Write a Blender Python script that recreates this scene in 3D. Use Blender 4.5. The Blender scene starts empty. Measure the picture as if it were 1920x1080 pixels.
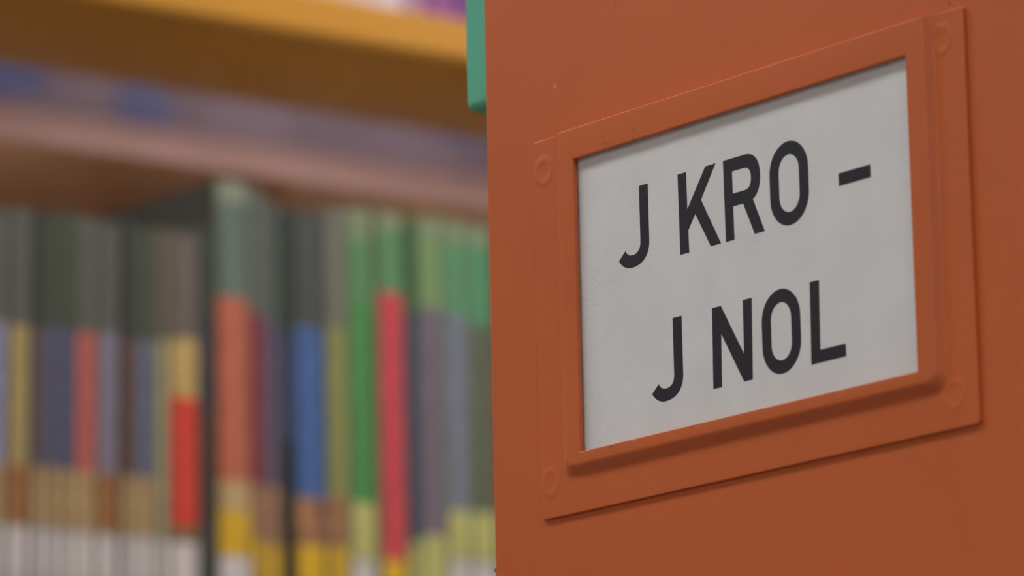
import bpy, bmesh, math, random
from mathutils import Vector, Matrix

random.seed(7)
scene = bpy.context.scene
COL = scene.collection

# ------------------------------------------------------------------ camera
ZC = 1.45                                   # height of the label holder's centre above the floor
cam_d = bpy.data.cameras.new('camera')
cam = bpy.data.objects.new('camera', cam_d); COL.objects.link(cam)
right = Vector((0.60974, 0.79231, -0.02158)).normalized()
up = Vector((0.17337, -0.10675, 0.97905)); up = (up - right * up.dot(right)).normalized()
back = right.cross(up)
M4 = Matrix.Identity(4)
for i in range(3):
    M4[i][0], M4[i][1], M4[i][2] = right[i], up[i], back[i]
M4.translation = Vector((0.8319, -0.7127, ZC - 0.2281))
cam.matrix_world = M4
cam_d.sensor_width = 36.0
cam_d.lens = 9200.0 / 1920.0 * 36.0
cam_d.clip_start = 0.02
cam_d.dof.use_dof = True
cam_d.dof.focus_distance = 1.145
cam_d.dof.aperture_fstop = 16.5
cam_d.dof.aperture_blades = 0
scene.camera = cam

# ------------------------------------------------------------------ world, exposure
world = bpy.data.worlds.new('world'); scene.world = world
world.use_nodes = True
world.node_tree.nodes['Background'].inputs[0].default_value = (0.8, 0.85, 0.95, 1)
world.node_tree.nodes['Background'].inputs[1].default_value = 0.1
vs = scene.view_settings
vs.view_transform = 'Standard'; vs.look = 'None'; vs.gamma = 1.0
vs.use_curve_mapping = False
vs.exposure = 0.32

# ceiling lamps: (centre x, centre y, emission strength); the lamps are built with the ceiling below
LAMP_E = 9.6
LAMPS = [(-0.62, -0.64), (1.80, -0.64), (-0.42, 0.72), (-0.42, 2.30), (1.20, 2.30), (-2.35, 0.72), (-2.35, 2.30), (-2.35, -0.80), (-0.62, -2.7), (1.9, -2.9)]

# ------------------------------------------------------------------ materials
def lin(c):
    c = c / 255.0
    return c / 12.92 if c <= 0.04045 else ((c + 0.055) / 1.055) ** 2.4

MATS = {}
def paint(name, rgb, rough=0.5, var=0.0, scale=30.0, spec=0.5, bump=0.0, bscale=200.0, second=None, ramp=(0.4, 0.6), emit=None):
    """procedural paint: a base colour (linear), optional noise variation / second colour, optional fine relief"""
    if name in MATS: return MATS[name]
    m = bpy.data.materials.new(name); m.use_nodes = True
    nt = m.node_tree; b = nt.nodes['Principled BSDF']
    b.inputs['Base Color'].default_value = (*rgb, 1)
    b.inputs['Roughness'].default_value = rough
    b.inputs['Specular IOR Level'].default_value = spec
    tc = nt.nodes.new('ShaderNodeTexCoord')
    if var or second:
        n = nt.nodes.new('ShaderNodeTexNoise'); n.inputs['Scale'].default_value = scale
        n.inputs['Detail'].default_value = 4
        nt.links.new(tc.outputs['Object'], n.inputs['Vector'])
        r = nt.nodes.new('ShaderNodeValToRGB')
        a = second if second else tuple(c * (1 - var) for c in rgb)
        c2 = rgb if second else tuple(min(1, c * (1 + var)) for c in rgb)
        r.color_ramp.elements[0].position = ramp[0]; r.color_ramp.elements[1].position = ramp[1]
        r.color_ramp.elements[0].color = (*a, 1); r.color_ramp.elements[1].color = (*c2, 1)
        nt.links.new(n.outputs['Fac'], r.inputs['Fac'])
        nt.links.new(r.outputs['Color'], b.inputs['Base Color'])
    if bump:
        n2 = nt.nodes.new('ShaderNodeTexNoise'); n2.inputs['Scale'].default_value = bscale
        nt.links.new(tc.outputs['Object'], n2.inputs['Vector'])
        bp = nt.nodes.new('ShaderNodeBump'); bp.inputs['Strength'].default_value = bump
        bp.inputs['Distance'].default_value = 0.0004
        nt.links.new(n2.outputs['Fac'], bp.inputs['Height'])
        nt.links.new(bp.outputs['Normal'], b.inputs['Normal'])
    if emit:
        b.inputs['Emission Color'].default_value = (0.975, 1.0, 1.02, 1)
        b.inputs['Emission Strength'].default_value = emit
    MATS[name] = m
    return m

K_BOOK = 1.66
def srgb(r, g, b, k=K_BOOK):
    return tuple(min(0.9, lin(v) * k) for v in (r, g, b))
def bookmat(c):
    return paint('print_%02x%02x%02x' % c, srgb(*c, k=1.56), rough=0.4, var=0.10, scale=120)

ORANGE = paint('orange_enamel', (0.625, 0.139, 0.036), rough=0.38, var=0.035, scale=9, bump=0.10, bscale=420)
AMBER = paint('amber_shelf_enamel', (0.62, 0.290, 0.036), rough=0.25, var=0.03, scale=8)
CARD = paint('white_card', (0.76, 0.755, 0.745), rough=0.55, var=0.02, scale=60, bump=0.12, bscale=900)
INK = paint('black_ink', (0.021, 0.021, 0.028), rough=0.5, spec=0.3, var=0.06, scale=150)
GREEN = paint('green_plastic', (0.14, 0.56, 0.38), rough=0.4, var=0.03, scale=60)
CHIP = paint('bare_primer', (0.62, 0.46, 0.40), rough=0.6, var=0.1, scale=400)
GRIME = paint('dark_grime', (0.20, 0.10, 0.075), rough=0.7, var=0.2, scale=400)
SMEAR = paint('grey_scuff', (0.36, 0.15, 0.085), rough=0.7, var=0.2, scale=500)
PAGES = paint('page_paper', (0.62, 0.58, 0.46), rough=0.8, var=0.12, scale=300)
LABEL = paint('spine_label_paper', (0.84, 0.79, 0.77), rough=0.5, second=(0.64, 0.59, 0.57), scale=60, ramp=(0.30, 0.55))
TAN = paint('tan_picture_sticker', srgb(174, 152, 108), rough=0.5, second=srgb(138, 104, 68), scale=75, ramp=(0.38, 0.62))
BROWN = paint('brown_picture_sticker', srgb(165, 122, 80), rough=0.5, second=srgb(112, 76, 58), scale=75, ramp=(0.38, 0.62))
RUST = paint('rust_picture_sticker', srgb(152, 106, 58), rough=0.5, second=srgb(124, 78, 42), scale=75, ramp=(0.38, 0.62))
YELLOW = paint('yellow_sticker', (0.86, 0.535, 0.024), rough=0.5, var=0.05, scale=50)
LIME = paint('lime_sticker', srgb(168, 166, 100), rough=0.5, var=0.08, scale=50)
DARK = paint('dark_metal', (0.05, 0.045, 0.04), rough=0.5)
BACK = paint('brown_hardboard', (0.33, 0.175, 0.092), rough=0.6, var=0.08, scale=20)
STEEL = paint('upright_enamel', (0.45, 0.14, 0.05), rough=0.45)

# ------------------------------------------------------------------ mesh helpers
def link(name, me, mat=None, parent=None, smooth=False):
    o = bpy.data.objects.new(name, me); COL.objects.link(o)
    if mat is not None:
        for m in (mat if isinstance(mat, (list, tuple)) else [mat]): me.materials.append(m)
    if smooth:
        for p in me.polygons: p.use_smooth = True
    if parent is not None: o.parent = parent
    return o
def bm_mesh(name, bm):
    bmesh.ops.recalc_face_normals(bm, faces=bm.faces[:])
    me = bpy.data.meshes.new(name); bm.to_mesh(me); bm.free(); return me
def bm_box(bm, x0, x1, y0, y1, z0, z1, mi=0):
    v = [bm.verts.new(p) for p in ((x0,y0,z0),(x1,y0,z0),(x1,y1,z0),(x0,y1,z0),(x0,y0,z1),(x1,y0,z1),(x1,y1,z1),(x0,y1,z1))]
    fs = []
    for q in ((0,3,2,1),(4,5,6,7),(0,1,5,4),(1,2,6,5),(2,3,7,6),(3,0,4,7)):
        f = bm.faces.new([v[i] for i in q]); f.material_index = mi; fs.append(f)
    return fs
def box(name, x0, x1, y0, y1, z0, z1, mat, parent=None, bev=0.0, seg=2):
    bm = bmesh.new(); bm_box(bm, x0, x1, y0, y1, z0, z1)
    if bev: bmesh.ops.bevel(bm, geom=bm.edges[:], offset=bev, segments=seg, affect='EDGES', profile=0.6)
    return link(name, bm_mesh(name, bm), mat, parent)
def empty(name, loc):
    o = bpy.data.objects.new(name, None); COL.objects.link(o); o.location = loc
    o.empty_display_size = 0.05
    return o
def tag(o, label=None, cat=None, group=None, kind=None):
    if label: o['label'] = label
    if cat: o['category'] = cat
    if group: o['group'] = group
    if kind: o['kind'] = kind
    return o

# ------------------------------------------------------------------ the room
RX0, RX1, RY0, RY1, RH = -3.4, 3.0, -3.6, 4.2, 2.80
carpet = paint('carpet', (0.23, 0.22, 0.21), rough=0.95, var=0.25, scale=140, bump=0.4, bscale=500)
ochre = paint('ochre_paint', (0.52, 0.36, 0.20), rough=0.85, var=0.04, scale=5)
plaster = paint('wall_plaster', (0.62, 0.60, 0.57), rough=0.85, var=0.03, scale=6)
mural = paint('wall_pink', (0.42, 0.235, 0.200), rough=0.8, var=0.06, scale=5)
mauve = paint('frieze_mauve', (0.225, 0.152, 0.178), rough=0.8, var=0.12, scale=9)
friezeblue = paint('frieze_blue', (0.115, 0.115, 0.235), rough=0.8, var=0.1, scale=30)
tile = paint('ceiling_tile', (0.74, 0.73, 0.70), rough=0.9, var=0.06, scale=90)
tag(box('floor', RX0, RX1, RY0, RY1, -0.05, 0.0, carpet), 'grey carpeted library floor', 'floor', kind='structure')
tag(box('ceiling', RX0, RX1, RY0, RY1, RH, RH + 0.05, tile), 'white tiled library ceiling with lamps', 'ceiling', kind='structure')
tag(box('wall_left', RX0 - 0.05, RX0, RY0, RY1, 0, RH, mural), 'dusty pink wall glimpsed above the far books', 'wall', kind='structure')
tag(box('wall_right', RX1, RX1 + 0.05, RY0, RY1, 0, RH, ochre), 'plain ochre library side wall', 'wall', kind='structure')
tag(box('wall_back', RX0, RX1, RY1, RY1 + 0.05, 0, RH, plaster), 'plain pale library end wall', 'wall', kind='structure')
tag(box('wall_front', RX0, RX1, RY0 - 0.05, RY0, 0, RH, plaster), 'plain pale wall at the camera side', 'wall', kind='structure')

frieze = tag(box('trim_1', RX0, RX0 + 0.006, RY0, RY1, 2.452, 2.60, mauve), 'mauve painted frieze with blue shapes on the pink wall', 'trim', kind='structure')
for k, (y, z, a, b) in enumerate(((1.60, 2.49, 0.035, 0.022), (1.76, 2.485, 0.03, 0.02), (1.918, 2.482, 0.042, 0.022), (2.080, 2.472, 0.036, 0.021), (2.50, 2.500, 0.040, 0.012), (2.66, 2.49, 0.035, 0.02), (2.85, 2.48, 0.035, 0.02))):
    bm = bmesh.new(); f0 = []; f1 = []
    for j in range(20):
        t = 2 * math.pi * j / 20; r = 1 + 0.12 * math.sin(3 * t + k)
        f0.append(bm.verts.new((RX0 + 0.0055, y + a * r * math.cos(t), z + b * r * math.sin(t)))); f1.append(bm.verts.new((RX0 + 0.008, y + a * r * math.cos(t), z + b * r * math.sin(t))))
    bm.faces.new(f1); bm.faces.new(f0[::-1])
    for j in range(20): bm.faces.new((f0[j], f0[(j + 1) % 20], f1[(j + 1) % 20], f1[j]))
    link('painted_shape', bm_mesh('painted_shape', bm), friezeblue, frieze)

lamp_white = paint('lamp_housing', (0.8, 0.8, 0.8), rough=0.5)
lamp_glow = paint('lamp_diffuser', (0.9, 0.9, 0.9), rough=0.4, emit=LAMP_E)
for i, (lx, ly) in enumerate(LAMPS):
    t = tag(empty('ceiling_lamp', (lx, ly, RH)), 'white ceiling light panel above the library shelves', 'lamp', 'ceiling light panels')
    bm = bmesh.new()
    for (a, b, c, d) in ((-0.62, 0.62, -0.17, -0.15), (-0.62, 0.62, 0.15, 0.17), (-0.62, -0.60, -0.15, 0.15), (0.60, 0.62, -0.15, 0.15)):
        bm_box(bm, a, b, c, d, -0.05, 0.0)
    link('frame', bm_mesh('frame', bm), lamp_white, t)
    box('diffuser', -0.60, 0.60, -0.15, 0.15, -0.040, -0.030, lamp_glow, t)

# ------------------------------------------------------------------ near shelving with the end panel
PX0, PX1 = -0.0951, 0.46
unit = tag(empty('library_shelving', (PX0, 0, 0)), 'orange metal library shelving whose flat end panel carries the label holder', 'shelving')
OFF = Vector((PX0, 0, 0))
def under(o, root):
    """parent keeping world coordinates (the meshes are written in world space)"""
    o.parent = root; o.matrix_parent_inverse = Matrix.Translation(-root.location)
    return o
panel = under(box('end_panel', PX0, PX1, 0.0, 0.030, 0.02, 2.16, ORANGE, bev=0.0012, seg=3), unit)
panel['label'] = 'flat orange enamelled end panel'
for z in (0.12, 0.45, 0.78, 1.10, 1.42, 1.74, 2.05):
    under(box('shelf', PX0 + 0.012, PX0 + 0.262, 0.030, 0.98, z, z + 0.019, AMBER, bev=0.001), unit)
    under(box('shelf', PX1 - 0.262, PX1 - 0.012, 0.030, 0.98, z, z + 0.019, AMBER, bev=0.001), unit)
under(box('back_panel', (PX0 + PX1) / 2 - 0.006, (PX0 + PX1) / 2 + 0.006, 0.030, 0.98, 0.05, 2.10, STEEL), unit)
under(box('end_panel', PX0, PX1, 0.98, 1.01, 0.02, 2.16, ORANGE, bev=0.0012, seg=3), unit)

# small paint chips and scuffs on the panel (x, z in mm from the holder's centre, radius mm, material)
def fleck(name, x, z, rx, rz, mat, parent, h=0.00004, y=0.0, rot=0.0):
    n = 9; bm = bmesh.new(); top = []; bot = []
    rr = random.Random(int(x * 13 + z * 7))
    for k in range(n):
        a = 2 * math.pi * k / n; s = 0.7 + 0.5 * rr.random()
        u, w = math.cos(a) * rx * s, math.sin(a) * rz * s
        u, w = u * math.cos(rot) - w * math.sin(rot), u * math.sin(rot) + w * math.cos(rot)
        top.append(bm.verts.new(((x + u) / 1000, y - h, ZC + (z + w) / 1000)))
        bot.append(bm.verts.new(((x + u) / 1000, y + 0.0001, ZC + (z + w) / 1000)))
    bm.faces.new(top); bm.faces.new(bot[::-1])
    for k in range(n): bm.faces.new((top[k], bot[k], bot[(k + 1) % n], top[(k + 1) % n]))
    o = link(name, bm_mesh(name, bm), mat)
    o.parent = parent                        # the panel and the holder carry world coordinates
    return o

# ------------------------------------------------------------------ label holder: flange, raised channel with window, spot welds
CX = 1.0            # mm, centre of the holder (its front stands proud of the panel)
HF, HR, HB = 0.9, 2.45, 1.35     # flange height, raised face height, back of the raised sheet (mm)
def ring(x0, x1, z0, z1, h, rb, rt=0.0, n=6):
    """rounded rectangle as a list of points: bottom corners radius rb, top corners radius rt"""
    pts = []
    for (cx, cz, r, a0) in ((x0, z0, rb, 180), (x1, z0, rb, 270), (x1, z1, rt, 0), (x0, z1, rt, 90)):
        sx = 1 if cx == x0 else -1; sz = 1 if cz == z0 else -1
        ox, oz = cx + sx * r, cz + sz * r
        for k in range(n + 1):
            a = math.radians(a0 + 90 * k / n)
            pts.append((ox + r * math.cos(a), oz + r * math.sin(a), h))
    return pts
ZT, ZB = 45.85, -46.35
rings = [
    ring(CX - 76.2, CX + 76.2, ZB, ZT, 0.0, 0.9, 0.9),
    ring(CX - 76.2, CX + 76.2, ZB, ZT, HF - 0.28, 0.9, 0.9),
    ring(CX - 76.1, CX + 76.1, ZB + 0.1, ZT - 0.05, HF - 0.08, 0.9, 0.9),
    ring(CX - 75.85, CX + 75.85, ZB + 0.35, ZT - 0.15, HF, 0.9, 0.6),
    ring(CX - 67.3, CX + 67.3, -38.0, ZT - 0.17, HF, 3.4, 0.02),
    ring(CX - 66.7, CX + 66.7, -37.4, ZT - 0.13, HF + 0.12, 3.2, 0.02),
    ring(CX - 66.0, CX + 66.0, -36.8, ZT - 0.09, HF + 0.50, 3.0, 0.02),
    ring(CX - 65.2, CX + 65.2, -36.0, ZT - 0.05, HR - 0.45, 2.8, 0.02),
    ring(CX - 64.5, CX + 64.5, -35.4, ZT - 0.10, HR - 0.10, 2.5, 0.02),
    ring(CX - 63.7, CX + 63.7, -34.8, ZT - 0.35, HR, 2.2, 0.02),
    ring(CX - 59.2, CX + 59.2, -32.65, 38.55, HR, 0.25, 0.25),
    ring(CX - 58.95, CX + 58.95, -32.4, 38.30, HR - 0.15, 0.2, 0.2),
    ring(CX - 58.9, CX + 58.9, -32.35, 38.25, HB, 0.2, 0.2),
    ring(CX - 62.0, CX + 62.0, -34.0, 44.0, HB, 0.2, 0.2),
]
bm = bmesh.new(); vr = []
for rg in rings:
    vr.append([bm.verts.new((x / 1000, -h / 1000, ZC + z / 1000)) for (x, z, h) in rg])
N = len(rings[0])
for a, b in zip(vr[:-1], vr[1:]):
    for k in range(N):
        bm.faces.new((a[k], a[(k + 1) % N], b[(k + 1) % N], b[k]))
bmesh.ops.remove_doubles(bm, verts=bm.verts[:], dist=1e-6)
me = bm_mesh('label_holder', bm)
holder = under(link('label_holder', me, ORANGE), unit)
for p in me.polygons: p.use_smooth = True
try: me.set_sharp_from_angle(angle=math.radians(38))
except Exception: pass
wn = holder.modifiers.new('weighted_normals', 'WEIGHTED_NORMAL'); wn.keep_sharp = True; wn.weight = 100
holder['label'] = 'raised orange label holder frame with a window'
def sub(o):
    o.parent = holder; return o

# spot welds: shallow round dimples with a raised rim
def weld(x, z):
    prof = [(4.3, 0.00), (3.9, 0.03), (3.3, 0.085), (2.95, 0.115), (2.7, 0.115), (2.4, 0.085), (1.9, 0.04), (1.2, 0.02), (0.5, 0.015), (0.0, 0.015)]
    bm = bmesh.new(); n = 28; rr = []
    for (r, h) in prof[:-1]:
        rr.append([bm.verts.new(((x + r * math.cos(2 * math.pi * k / n)) / 1000, -(HF - 0.01 + h) / 1000, ZC + (z + r * math.sin(2 * math.pi * k / n)) / 1000)) for k in range(n)])
    c = bm.verts.new((x / 1000, -(HF + 0.02) / 1000, ZC + z / 1000))
    for a, b in zip(rr[:-1], rr[1:]):
        for k in range(n): bm.faces.new((a[k], a[(k + 1) % n], b[(k + 1) % n], b[k]))
    for k in range(n): bm.faces.new((rr[-1][k], rr[-1][(k + 1) % n], c))
    sub(link('spot_weld', bm_mesh('spot_weld', bm), ORANGE, smooth=True))
for (x, z) in ((-71.1, 38.0), (-71.3, -37.8), (69.9, 39.8), (69.6, -39.0)): weld(x, z)

for a in ((-67.2, 58.4, 0.35, 0.50, CHIP, -0.5), (-43.0, 73.8, 0.5, 0.3, GRIME, 0.2), (72.2, 47.7, 0.4, 0.6, GRIME, 0.0), (-94.7, -55.7, 0.35, 0.5, GRIME, 0.0)):
    fleck('paint_chip', a[0], a[1], a[2], a[3], a[4], panel, rot=a[5])
for a in ((-34.9, 40.8, 0.7, 0.25, SMEAR, 0.3), (-45.4, 39.7, 0.6, 0.25, SMEAR, 0.3), (-35.0, 38.75, 0.20, 0.28, DARK, 0.2), (-51.4, -33.6, 1.0, 0.18, SMEAR, 0.3), (-46.4, -32.95, 0.9, 0.14, GRIME, 0.35), (-37.5, -32.85, 0.5, 0.12, CHIP, 0.2), (-16.5, -32.85, 0.6, 0.10, GRIME, 0.2)):
    fleck('scuff', a[0], a[1], a[2], a[3], a[4], holder, y=-HR / 1000, rot=a[5])

# ------------------------------------------------------------------ card with its lettering
HC = 0.80           # mm, front of the card above the panel
card = tag(empty('label_card', (CX / 1000, -0.0004, ZC - 0.034)), 'white card in the orange holder reading J KRO - J NOL', 'sign')
def under_card(o):
    o.parent = card; o.matrix_parent_inverse = Matrix.Translation(-card.location); return o
sheet = under_card(box('sheet', (CX - 60.5) / 1000, (CX + 60.5) / 1000, -HC / 1000, -0.00045, ZC - 0.0338, ZC + 0.0425, CARD))

def arc(cx, cz, rx, rz, a0, a1, n=12):
    return [(cx + rx * math.cos(math.radians(a0 + (a1 - a0) * k / n)), cz + rz * math.sin(math.radians(a0 + (a1 - a0) * k / n))) for k in range(n + 1)]
def bez(p0, p1, p2, p3, n=10):
    r = []
    for k in range(1, n + 1):
        t = k / n; s = 1 - t
        r.append(tuple(s**3 * p0[i] + 3 * s * s * t * p1[i] + 3 * s * t * t * p2[i] + t**3 * p3[i] for i in (0, 1)))
    return r
def glyph_J(x, z):        # x: right side of the stem, z: baseline (bottom of the hook)
    o = [(x - 3.28, z + 19.05), (x, z + 19.05), (x, z + 5.4)]
    o += bez((x, z + 5.4), (x, z + 2.0), (x - 2.6, z), (x - 6.6, z))
    o += bez((x - 6.6, z), (x - 8.6, z), (x - 10.4, z + 0.9), (x - 11.45, z + 2.45))
    o += [(x - 8.95, z + 4.45)]
    o += bez((x - 8.95, z + 4.45), (x - 8.4, z + 3.5), (x - 7.5, z + 3.0), (x - 6.4, z + 3.0))
    o += bez((x - 6.4, z + 3.0), (x - 4.4, z + 3.0), (x - 3.28, z + 4.0), (x - 3.28, z + 5.8))
    return [o]
def glyph_O(x, z, w=13.35, h=19.45, s=3.2):
    r = w / 2; ry = 6.9
    out = arc(x + r, z + h - ry, r, ry, 0, 180, 20) + arc(x + r, z + ry, r, ry, 180, 360, 20)
    ri = r - s; ryi = ry - s + 0.1
    inn = arc(x + r, z + h - ry, ri, ryi, 0, 180, 20) + arc(x + r, z + ry, ri, ryi, 180, 360, 20)
    return [out, inn[::-1]]
def glyph_K():
    return [[(-22.05, 27.7), (-18.9, 27.7), (-18.85, 18.9), (-12.0, 27.7), (-8.25, 27.7), (-13.85, 20.15), (-7.15, 8.62), (-10.85, 8.62), (-16.05, 17.2), (-18.7, 13.85), (-18.6, 8.58), (-21.85, 8.58)]]
def glyph_R():
    o = [(-5.65, 27.7), (2.0, 27.7)] + bez((2.0, 27.7), (5.4, 27.7), (7.25, 25.6), (7.25, 22.1)) + bez((7.25, 22.1), (7.25, 19.4), (6.3, 17.6), (4.45, 16.85))
    o += [(8.27, 8.6), (4.72, 8.6), (1.0, 16.4), (-2.5, 16.4), (-2.4, 8.6), (-5.45, 8.6)]
    i = [(-2.55, 24.6), (-2.5, 19.45), (1.6, 19.45)] + bez((1.6, 19.45), (3.2, 19.45), (4.0, 20.3), (4.0, 22.05)) + bez((4.0, 22.05), (4.0, 23.7), (3.2, 24.6), (1.6, 24.6))
    return [o, i]
def glyph_N():
    return [[(-11.1, -5.82), (-7.95, -5.82), (-0.35, -18.2), (-0.25, -5.85), (2.95, -5.85), (2.45, -24.65), (-0.58, -24.65), (-8.1, -12.4), (-8.4, -24.65), (-11.5, -24.65)]]
def glyph_L():
    return [[(22.95, -5.82), (26.15, -5.82), (25.8, -21.65), (34.35, -21.65), (34.35, -24.6), (22.58, -24.6)]]
def glyph_dash():
    return [[(33.88, 16.98), (44.55, 17.02), (44.6, 14.08), (33.9, 14.05)]]
def letter(contours, name='letter'):
    cu = bpy.data.curves.new(name, 'CURVE'); cu.dimensions = '2D'; cu.fill_mode = 'BOTH'
    cu.extrude = 0.00001
    for c in contours:
        sp = cu.splines.new('POLY'); sp.points.add(len(c) - 1)
        for p, (x, z) in zip(sp.points, c):
            p.co = ((x + 0.94) / 1000, (z - 0.26) / 1000, 0, 1)
        sp.use_cyclic_u = True
    tmp = bpy.data.objects.new('tmp', cu); COL.objects.link(tmp)
    bpy.context.view_layer.update()
    me = bpy.data.meshes.new_from_object(tmp.evaluated_get(bpy.context.evaluated_depsgraph_get()))
    bpy.data.objects.remove(tmp); bpy.data.curves.remove(cu)
    me.transform(Matrix.Translation((0, -HC / 1000 - 0.00001, ZC)) @ Matrix.Rotation(math.radians(90), 4, 'X'))
    me.materials.clear()
    return under_card(link(name, me, INK))
letter(glyph_J(-32.98, 8.72)); letter(glyph_K()); letter(glyph_R()); letter(glyph_O(10.45, 8.35)); letter(glyph_dash(), 'dash')
letter(glyph_J(-22.05, -24.75)); letter(glyph_N()); letter(glyph_O(6.1, -25.0)); letter(glyph_L())

# ------------------------------------------------------------------ green strip on the aisle side of the panel
bm = bmesh.new()
bm_box(bm, -0.1059, PX0, 0.0018, 0.0088, ZC + 0.0598, ZC + 0.36)
ed = [e for e in bm.edges if min(v.co.x for v in e.verts) < -0.105 or all(abs(v.co.z - (ZC + 0.0598)) < 1e-6 for v in e.verts)]
bmesh.ops.bevel(bm, geom=ed, offset=0.0026, segments=5, affect='EDGES', profile=0.5)
gs = link('plastic_strip', bm_mesh('plastic_strip', bm), GREEN, smooth=True)
try: gs.data.set_sharp_from_angle(angle=math.radians(40))
except Exception: pass
tag(gs, 'green plastic strip with rounded corners on the edge of the orange panel', 'strip')

# ------------------------------------------------------------------ far shelving across the aisle
XN = -0.995                                  # its front face; book spines stand just behind it
S_LOW, S_UP = ZC + 0.0650, ZC + 0.3780       # tops of the two shelves around the books
far = tag(empty('library_shelving', (XN, 0, 0)), 'blurred amber shelving across the aisle filled with thin books', 'shelving')
def shelf_board(z, depth, y0=0.03, y1=2.95):
    """steel shelf: board whose front lip leans back, with rounded edges; z is the top of the board"""
    prof = [(-depth, 0.0), (-0.0072, 0.0), (-0.0062, 0.0026), (-0.0044, 0.0030), (-0.0032, 0.0020), (0.0, -0.0160), (-0.0006, -0.0184), (-0.003, -0.0190), (-depth, -0.0190)]
    bm = bmesh.new()
    a = [bm.verts.new((XN + x, y0, z + h)) for x, h in prof]; b = [bm.verts.new((XN + x, y1, z + h)) for x, h in prof]
    bm.faces.new(a); bm.faces.new(b[::-1])
    for k in range(len(prof)): bm.faces.new((a[k], b[k], b[(k + 1) % len(prof)], a[(k + 1) % len(prof)]))
    return under(link('shelf', bm_mesh('shelf', bm), AMBER), far)
SH_D = 0.122
for z, dpt in ((S_LOW, 0.172), (S_UP, SH_D), (S_UP + 0.33, SH_D), (S_LOW - 0.313, 0.172), (S_LOW - 0.626, 0.172), (S_LOW - 0.94, 0.172), (S_LOW - 1.25, 0.172)):
    shelf_board(z, dpt)
# back panel behind the lower rows; above its top edge one looks through to the wall
BP_X = XN - 0.178
BP_TOP = ZC + 0.285 + 0.297 * 0.178
under(box('back_panel', BP_X - 0.012, BP_X, 0.03, 2.95, 0.05, BP_TOP, BACK, bev=0.001), far)
for y in (0.0, 2.95):
    under(box('end_panel', XN - 0.19, XN + 0.004, y, y + 0.030, 0.02, 2.16, ORANGE, bev=0.0012, seg=3), far)

for y in (0.985, 1.955):
    under(box('upright', XN - 0.176, XN - 0.150, y, y + 0.030, 0.0, 2.16, STEEL, bev=0.001), far)
    for z in (S_UP, S_UP + 0.33):
        under(box('bracket', XN - 0.152, XN - 0.010, y + 0.012, y + 0.016, z - 0.045, z - 0.0188, STEEL), far)

# ------------------------------------------------------------------ books
CR = (0.8319, -0.7127, ZC - 0.2281)
def wy(px, py=700, plane=XN - 0.006):
    """distance along the far shelf that was measured at a point of the photograph"""
    fw = Vector((-0.77341, 0.60071, 0.20245)); dn = -up
    ray = fw + right * ((px - 960) / 9200.0) + dn * ((py - 540) / 9200.0)
    t = (plane - CR[0]) / ray.x
    return CR[1] + t * ray.y

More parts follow.
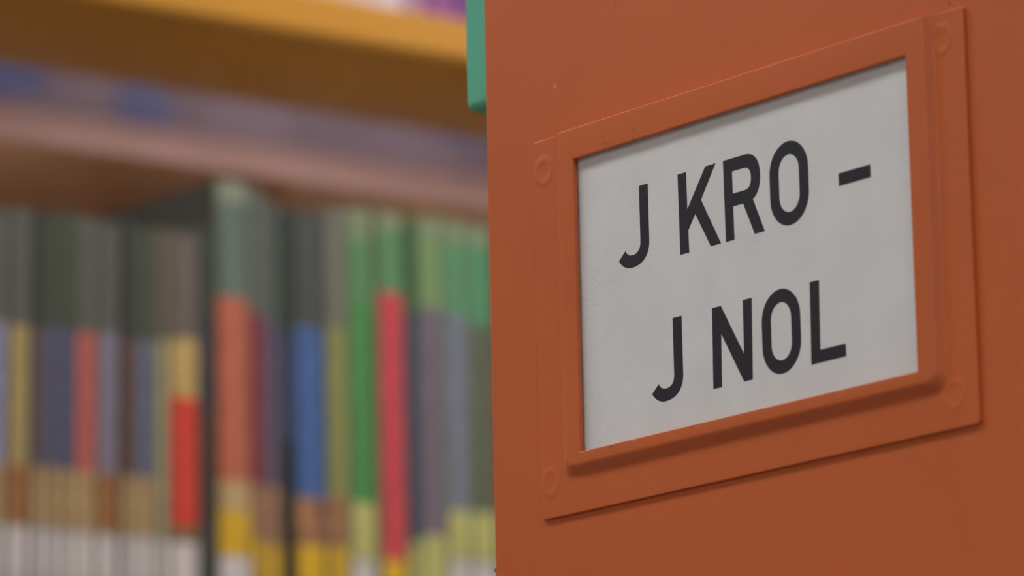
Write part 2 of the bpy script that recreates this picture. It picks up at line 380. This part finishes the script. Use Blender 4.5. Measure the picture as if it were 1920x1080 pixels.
def book(y0, y1, h, depth, bands, label, sticker=None, st=(0.050, 0.076), white=(0.010, 0.048), lean=0.0, zbase=S_LOW, setback=0.006, hard=False, group='thin books on the far shelf', name='book', slabel=True, cover=None):
    """bands: (height up to which the band runs in m, colour) from the bottom of the spine upwards; the last one reaches the top"""
    w = y1 - y0 - 0.0005
    root = tag(empty(name, (XN - setback, (y0 + y1) / 2, zbase)), label, 'book', group)
    t = 0.0020 if hard else 0.0007
    ins = 0.0030 if hard else 0.0004
    mats = []; bm = bmesh.new()
    def mi(c):
        m = bookmat(c)
        if m not in mats: mats.append(m)
        return mats.index(m)
    covc = mi(cover or bands[-1][1])
    for s in (-1, 1):
        a, b = sorted((s * w / 2, s * (w / 2 - t)))
        bm_box(bm, -depth, -0.0006, a, b, 0.0, h, covc)
    # spine: slightly rounded, one row of faces for each printed band
    ys = [-w / 2, -w / 2 + 0.18 * w, 0, w / 2 - 0.18 * w, w / 2]
    bulge = 0.0014
    xs = [-bulge, -0.25 * bulge, 0, -0.25 * bulge, -bulge]
    zs = [0.0] + [b[0] for b in bands[:-1]] + [h]
    fr = [[bm.verts.new((x, y, z)) for x, y in zip(xs, ys)] for z in zs]
    bk = [[bm.verts.new((x - t, y, z)) for x, y in zip(xs, ys)] for z in zs]
    for i, bd in enumerate(bands):
        k = mi(bd[1])
        for j in range(4):
            f = bm.faces.new((fr[i][j], fr[i][j + 1], fr[i + 1][j + 1], fr[i + 1][j])); f.material_index = k
            f = bm.faces.new((bk[i][j + 1], bk[i][j], bk[i + 1][j], bk[i + 1][j + 1])); f.material_index = k
        for j in (0, 4):
            f = bm.faces.new((fr[i][j], fr[i + 1][j], bk[i + 1][j], bk[i][j])); f.material_index = k
    for i in (0, len(zs) - 1):
        for j in range(4):
            f = bm.faces.new((fr[i][j], fr[i][j + 1], bk[i][j + 1], bk[i][j])); f.material_index = covc
    link('cover', bm_mesh('cover', bm), mats, root)
    bm = bmesh.new(); bm_box(bm, -depth + ins, -0.0012 - t, -w / 2 + t, w / 2 - t, ins, h - ins - (0.0006 if not hard else 0))
    link('pages', bm_mesh('pages', bm), PAGES, root)
    def plate(nm, z0, z1, mat):
        bm = bmesh.new()
        f0 = [bm.verts.new((x + 0.00025, y * 0.985, z0)) for x, y in zip(xs, ys)]; f1 = [bm.verts.new((x + 0.00025, y * 0.985, z1)) for x, y in zip(xs, ys)]
        g0 = [bm.verts.new((x - 0.0001, y * 0.985, z0)) for x, y in zip(xs, ys)]; g1 = [bm.verts.new((x - 0.0001, y * 0.985, z1)) for x, y in zip(xs, ys)]
        for j in range(4):
            bm.faces.new((f0[j], f0[j + 1], f1[j + 1], f1[j])); bm.faces.new((g0[j], g1[j], g1[j + 1], g0[j + 1]))
            bm.faces.new((f1[j], f1[j + 1], g1[j + 1], g1[j])); bm.faces.new((f0[j], g0[j], g0[j + 1], f0[j + 1]))
        bm.faces.new((f0[0], f1[0], g1[0], g0[0])); bm.faces.new((f0[4], g0[4], g1[4], f1[4]))
        link(nm, bm_mesh(nm, bm), mat, root)
    if slabel: plate('spine_label', white[0], white[1], LABEL)
    if sticker is not None: plate('genre_sticker', st[0], st[1], sticker)
    root.rotation_euler = (lean, 0, 0)
    if lean:                                     # keep the lower corner on the board
        root.location.z += math.sin(abs(lean)) * w / 2
    return root

GT = (74, 80, 74); GD = (58, 63, 57); GG = (88, 89, 82); GS = (68, 76, 63)
H1, H2 = 0.193, 0.215
# (px0, px1 at y=700, height, depth, bands, label, sticker, st, white, lean, kwargs)
L1 = math.radians(-1.0)
G1 = 'thin books left of the tall grey-green book'
ROW = [
  (-35, 11, H1, GG, (132, 132, 158), 'pale lavender book at the left end of the visible row', TAN, L1),
  (12, 52, H1, GG, (156, 140, 88), 'mustard yellow book nearest the left end of the row', RUST, L1),
  (53, 79, H1, GD, (98, 82, 88), 'narrow plum brown book beside the mustard yellow book', TAN, L1),
  (80, 108, H1, GS, (86, 86, 112), 'slate blue book right of the plum brown book', TAN, L1),
  (109, 137, H1, GS, (82, 84, 112), 'slate blue book left of the salmon book', TAN, L1),
  (138, 181, H1, GG, (172, 92, 82), 'salmon red book among the slate blue books', TAN, L1),
  (182, 222, H1, GG, (122, 116, 132), 'greyish lavender book right of the salmon book', RUST, L1),
  (223, 249, H1, GD, (98, 72, 66), 'narrow dark brown book between two bluish books', TAN, L1),
  (250, 287, H1, GS, (96, 100, 118), 'grey blue book left of the cream and red book', TAN, L1 * 0.8),
]
for (a, b, h, top, mid, lab, stk, ln) in ROW:
    z_top = 0.141 + random.uniform(-0.002, 0.002)
    book(wy(a), wy(b), h + random.uniform(-0.002, 0.002), 0.130, [(0.076, (150, 140, 120)), (z_top, mid), (1, top)], lab, stk, lean=ln, group=G1, setback=0.006 + random.uniform(0, 0.002))
# cream book with red picture
book(wy(288), wy(314), H1 - 0.001, 0.130, [(0.066, (150, 145, 112)), (0.140, (152, 146, 112)), (1, (96, 92, 78))], 'narrow cream book left of the red picture spine', None, lean=L1 * 0.6, group=G1)
book(wy(315), wy(372), H1 - 0.001, 0.130, [(0.055, (110, 95, 60)), (0.115, (196, 62, 48)), (0.142, (178, 152, 92)), (1, (100, 92, 84))], 'book with bright red lower spine and cream upper panel', None, lean=L1 * 0.6, group=G1)
# the tall grey-green book and its neighbours
G2 = 'books right of the tall grey-green book'
book(wy(376), wy(400), 0.196, 0.140, [(0.060, (76, 73, 73)), (0.110, (74, 60, 56)), (0.152, (62, 64, 78)), (1, (66, 74, 66))], 'narrow filler book coloured as the shaded gap left of the tall salmon book', None, group=G2, slabel=False, setback=0.005)  # filler book: its dark bands paint the shade of a gap
book(wy(402), wy(468), 0.219, 0.146, [(0.078, (175, 150, 105)), (0.164, (174, 98, 72)), (0.209, (94, 108, 98)), (1, (126, 134, 116))], 'tallest book with salmon spine and pale grey-green top', YELLOW, st=(0.044, 0.064), white=(0.008, 0.043), cover=(58, 60, 56), group=G2, setback=0.004)
book(wy(469), wy(498), 0.217, 0.140, [(0.078, (160, 120, 90)), (0.158, (132, 56, 72)), (1, (98, 108, 98))], 'maroon book beside the tallest salmon book', YELLOW, st=(0.010, 0.052), group=G2, slabel=False)
book(wy(499), wy(528), 0.212, 0.140, [(0.078, (150, 112, 85)), (0.156, (92, 80, 104)), (1, (84, 90, 84))], 'dusky purple book left of the narrow shaded gap', YELLOW, st=(0.008, 0.050), group=G2, slabel=False)
book(wy(529), wy(550), 0.209, 0.130, [(0.100, (22, 22, 26)), (0.150, (58, 66, 100)), (1, (44, 62, 52))], 'narrow filler book coloured as the shaded gap left of the wide blue book', None, group=G2, slabel=False, setback=0.0055)  # added in the gap; black lower spine paints the shade between the books
book(wy(552), wy(612), 0.210, 0.146, [(0.052, (205, 160, 35)), (0.074, (160, 122, 88)), (0.155, (66, 96, 146)), (1, (70, 74, 70))], 'wide blue book right of the narrow shaded gap', BROWN, st=(0.053, 0.074), group=G2, slabel=False)
book(wy(613), wy(654), 0.213, 0.140, [(0.052, (190, 155, 40)), (0.156, (132, 136, 76)), (1, (108, 110, 98))], 'olive yellow book between the blue and green books', BROWN, st=(0.053, 0.076), group=G2, slabel=False)
book(wy(655), wy(706), 0.215, 0.140, [(0.170, (72, 134, 74)), (0.200, (84, 132, 88)), (1, (120, 134, 104))], 'bright green book left of the red book', LIME, st=(0.048, 0.074), white=(0.008, 0.047), group=G2)
book(wy(707), wy(757), 0.215, 0.142, [(0.048, (205, 165, 30)), (0.176, (190, 64, 76)), (0.206, (84, 132, 88)), (1, (124, 134, 104))], 'bright red book near the edge of the orange panel', None, group=G2, slabel=False, setback=0.004)
book(wy(762), wy(786), 0.213, 0.140, [(0.060, (70, 66, 80)), (0.168, (62, 58, 98)), (1, (50, 92, 52))], 'narrow navy book right of the red book', LIME, st=(0.034, 0.058), white=(0.006, 0.033), group=G2)
book(wy(787), wy(836), 0.216, 0.140, [(0.060, (110, 102, 108)), (0.172, (108, 98, 110)), (0.205, (112, 142, 92)), (1, (122, 136, 104))], 'grey mauve book right of the narrow navy book', LIME, st=(0.034, 0.062), white=(0.006, 0.033), group=G2)
book(wy(837), wy(880), 0.216, 0.140, [(0.060, (110, 115, 125)), (0.170, (112, 118, 134)), (0.205, (84, 140, 98)), (1, (122, 136, 104))], 'pale grey-blue book second from the orange panel edge', LIME, st=(0.052, 0.075), white=(0.006, 0.051), group=G2)
book(wy(881), wy(926), 0.215, 0.140, [(0.060, (88, 92, 76)), (0.166, (90, 96, 78)), (0.205, (80, 138, 98)), (1, (118, 136, 104))], 'olive grey book partly behind the orange panel edge', LIME, st=(0.052, 0.075), white=(0.006, 0.051), group=G2)
# the row runs on to both sides of what the photograph shows; nothing there tells one book from the next
PAL = [(150, 70, 60), (70, 90, 130), (130, 130, 90), (60, 110, 80), (120, 112, 128), (150, 128, 80), (92, 74, 96), (84, 88, 112)]
def run(y, y_end, label, group, h0):
    k = 0
    while True:
        w = 0.0075 + 0.0045 * random.random()
        if y + w > y_end: break
        if not (y + w > 0.965 and y < 1.035):          # an upright stands there
            book(y, y + w, h0 + random.uniform(-0.005, 0.005), 0.132, [(0.078, (140, 126, 96)), (0.148, PAL[(k * 3 + k // 5) % 8]), (1, (GT, GD, GG, GS)[k % 4])], label, (TAN, LIME, BROWN)[k % 3], group=group)
        y += w; k += 1
run(wy(927), 0.965, 'thin book on the far shelf hidden behind the orange end panel', 'books hidden behind the orange panel', 0.205)
run(0.28, wy(-42), 'thin book on the far shelf beyond the left edge of the picture', 'books beyond the left edge', 0.193)

# books on the shelf above, of which the photograph shows only the feet
G3 = 'books on the shelf above'
UPB = [(560, 640, (196, 160, 120), 'pale tan book standing on the shelf above'), (641, 700, (206, 176, 168), 'pale pink book left of the white book on the shelf above'), (701, 760, (200, 190, 200), 'whitish book on the shelf above left of the purple one'), (761, 800, (164, 130, 152), 'mauve book on the shelf above'), (801, 862, (138, 78, 136), 'purple book on the shelf above by the green strip'), (863, 930, (116, 70, 132), 'violet book on the shelf above behind the green strip')]
for (a, b, c, lab) in UPB:
    book(wy(a, 20), wy(b, 20), 0.20 + random.uniform(-0.01, 0.012), 0.112, [(0.12, c), (1, c)], lab, None, zbase=S_UP, setback=0.008, group=G3, slabel=False)
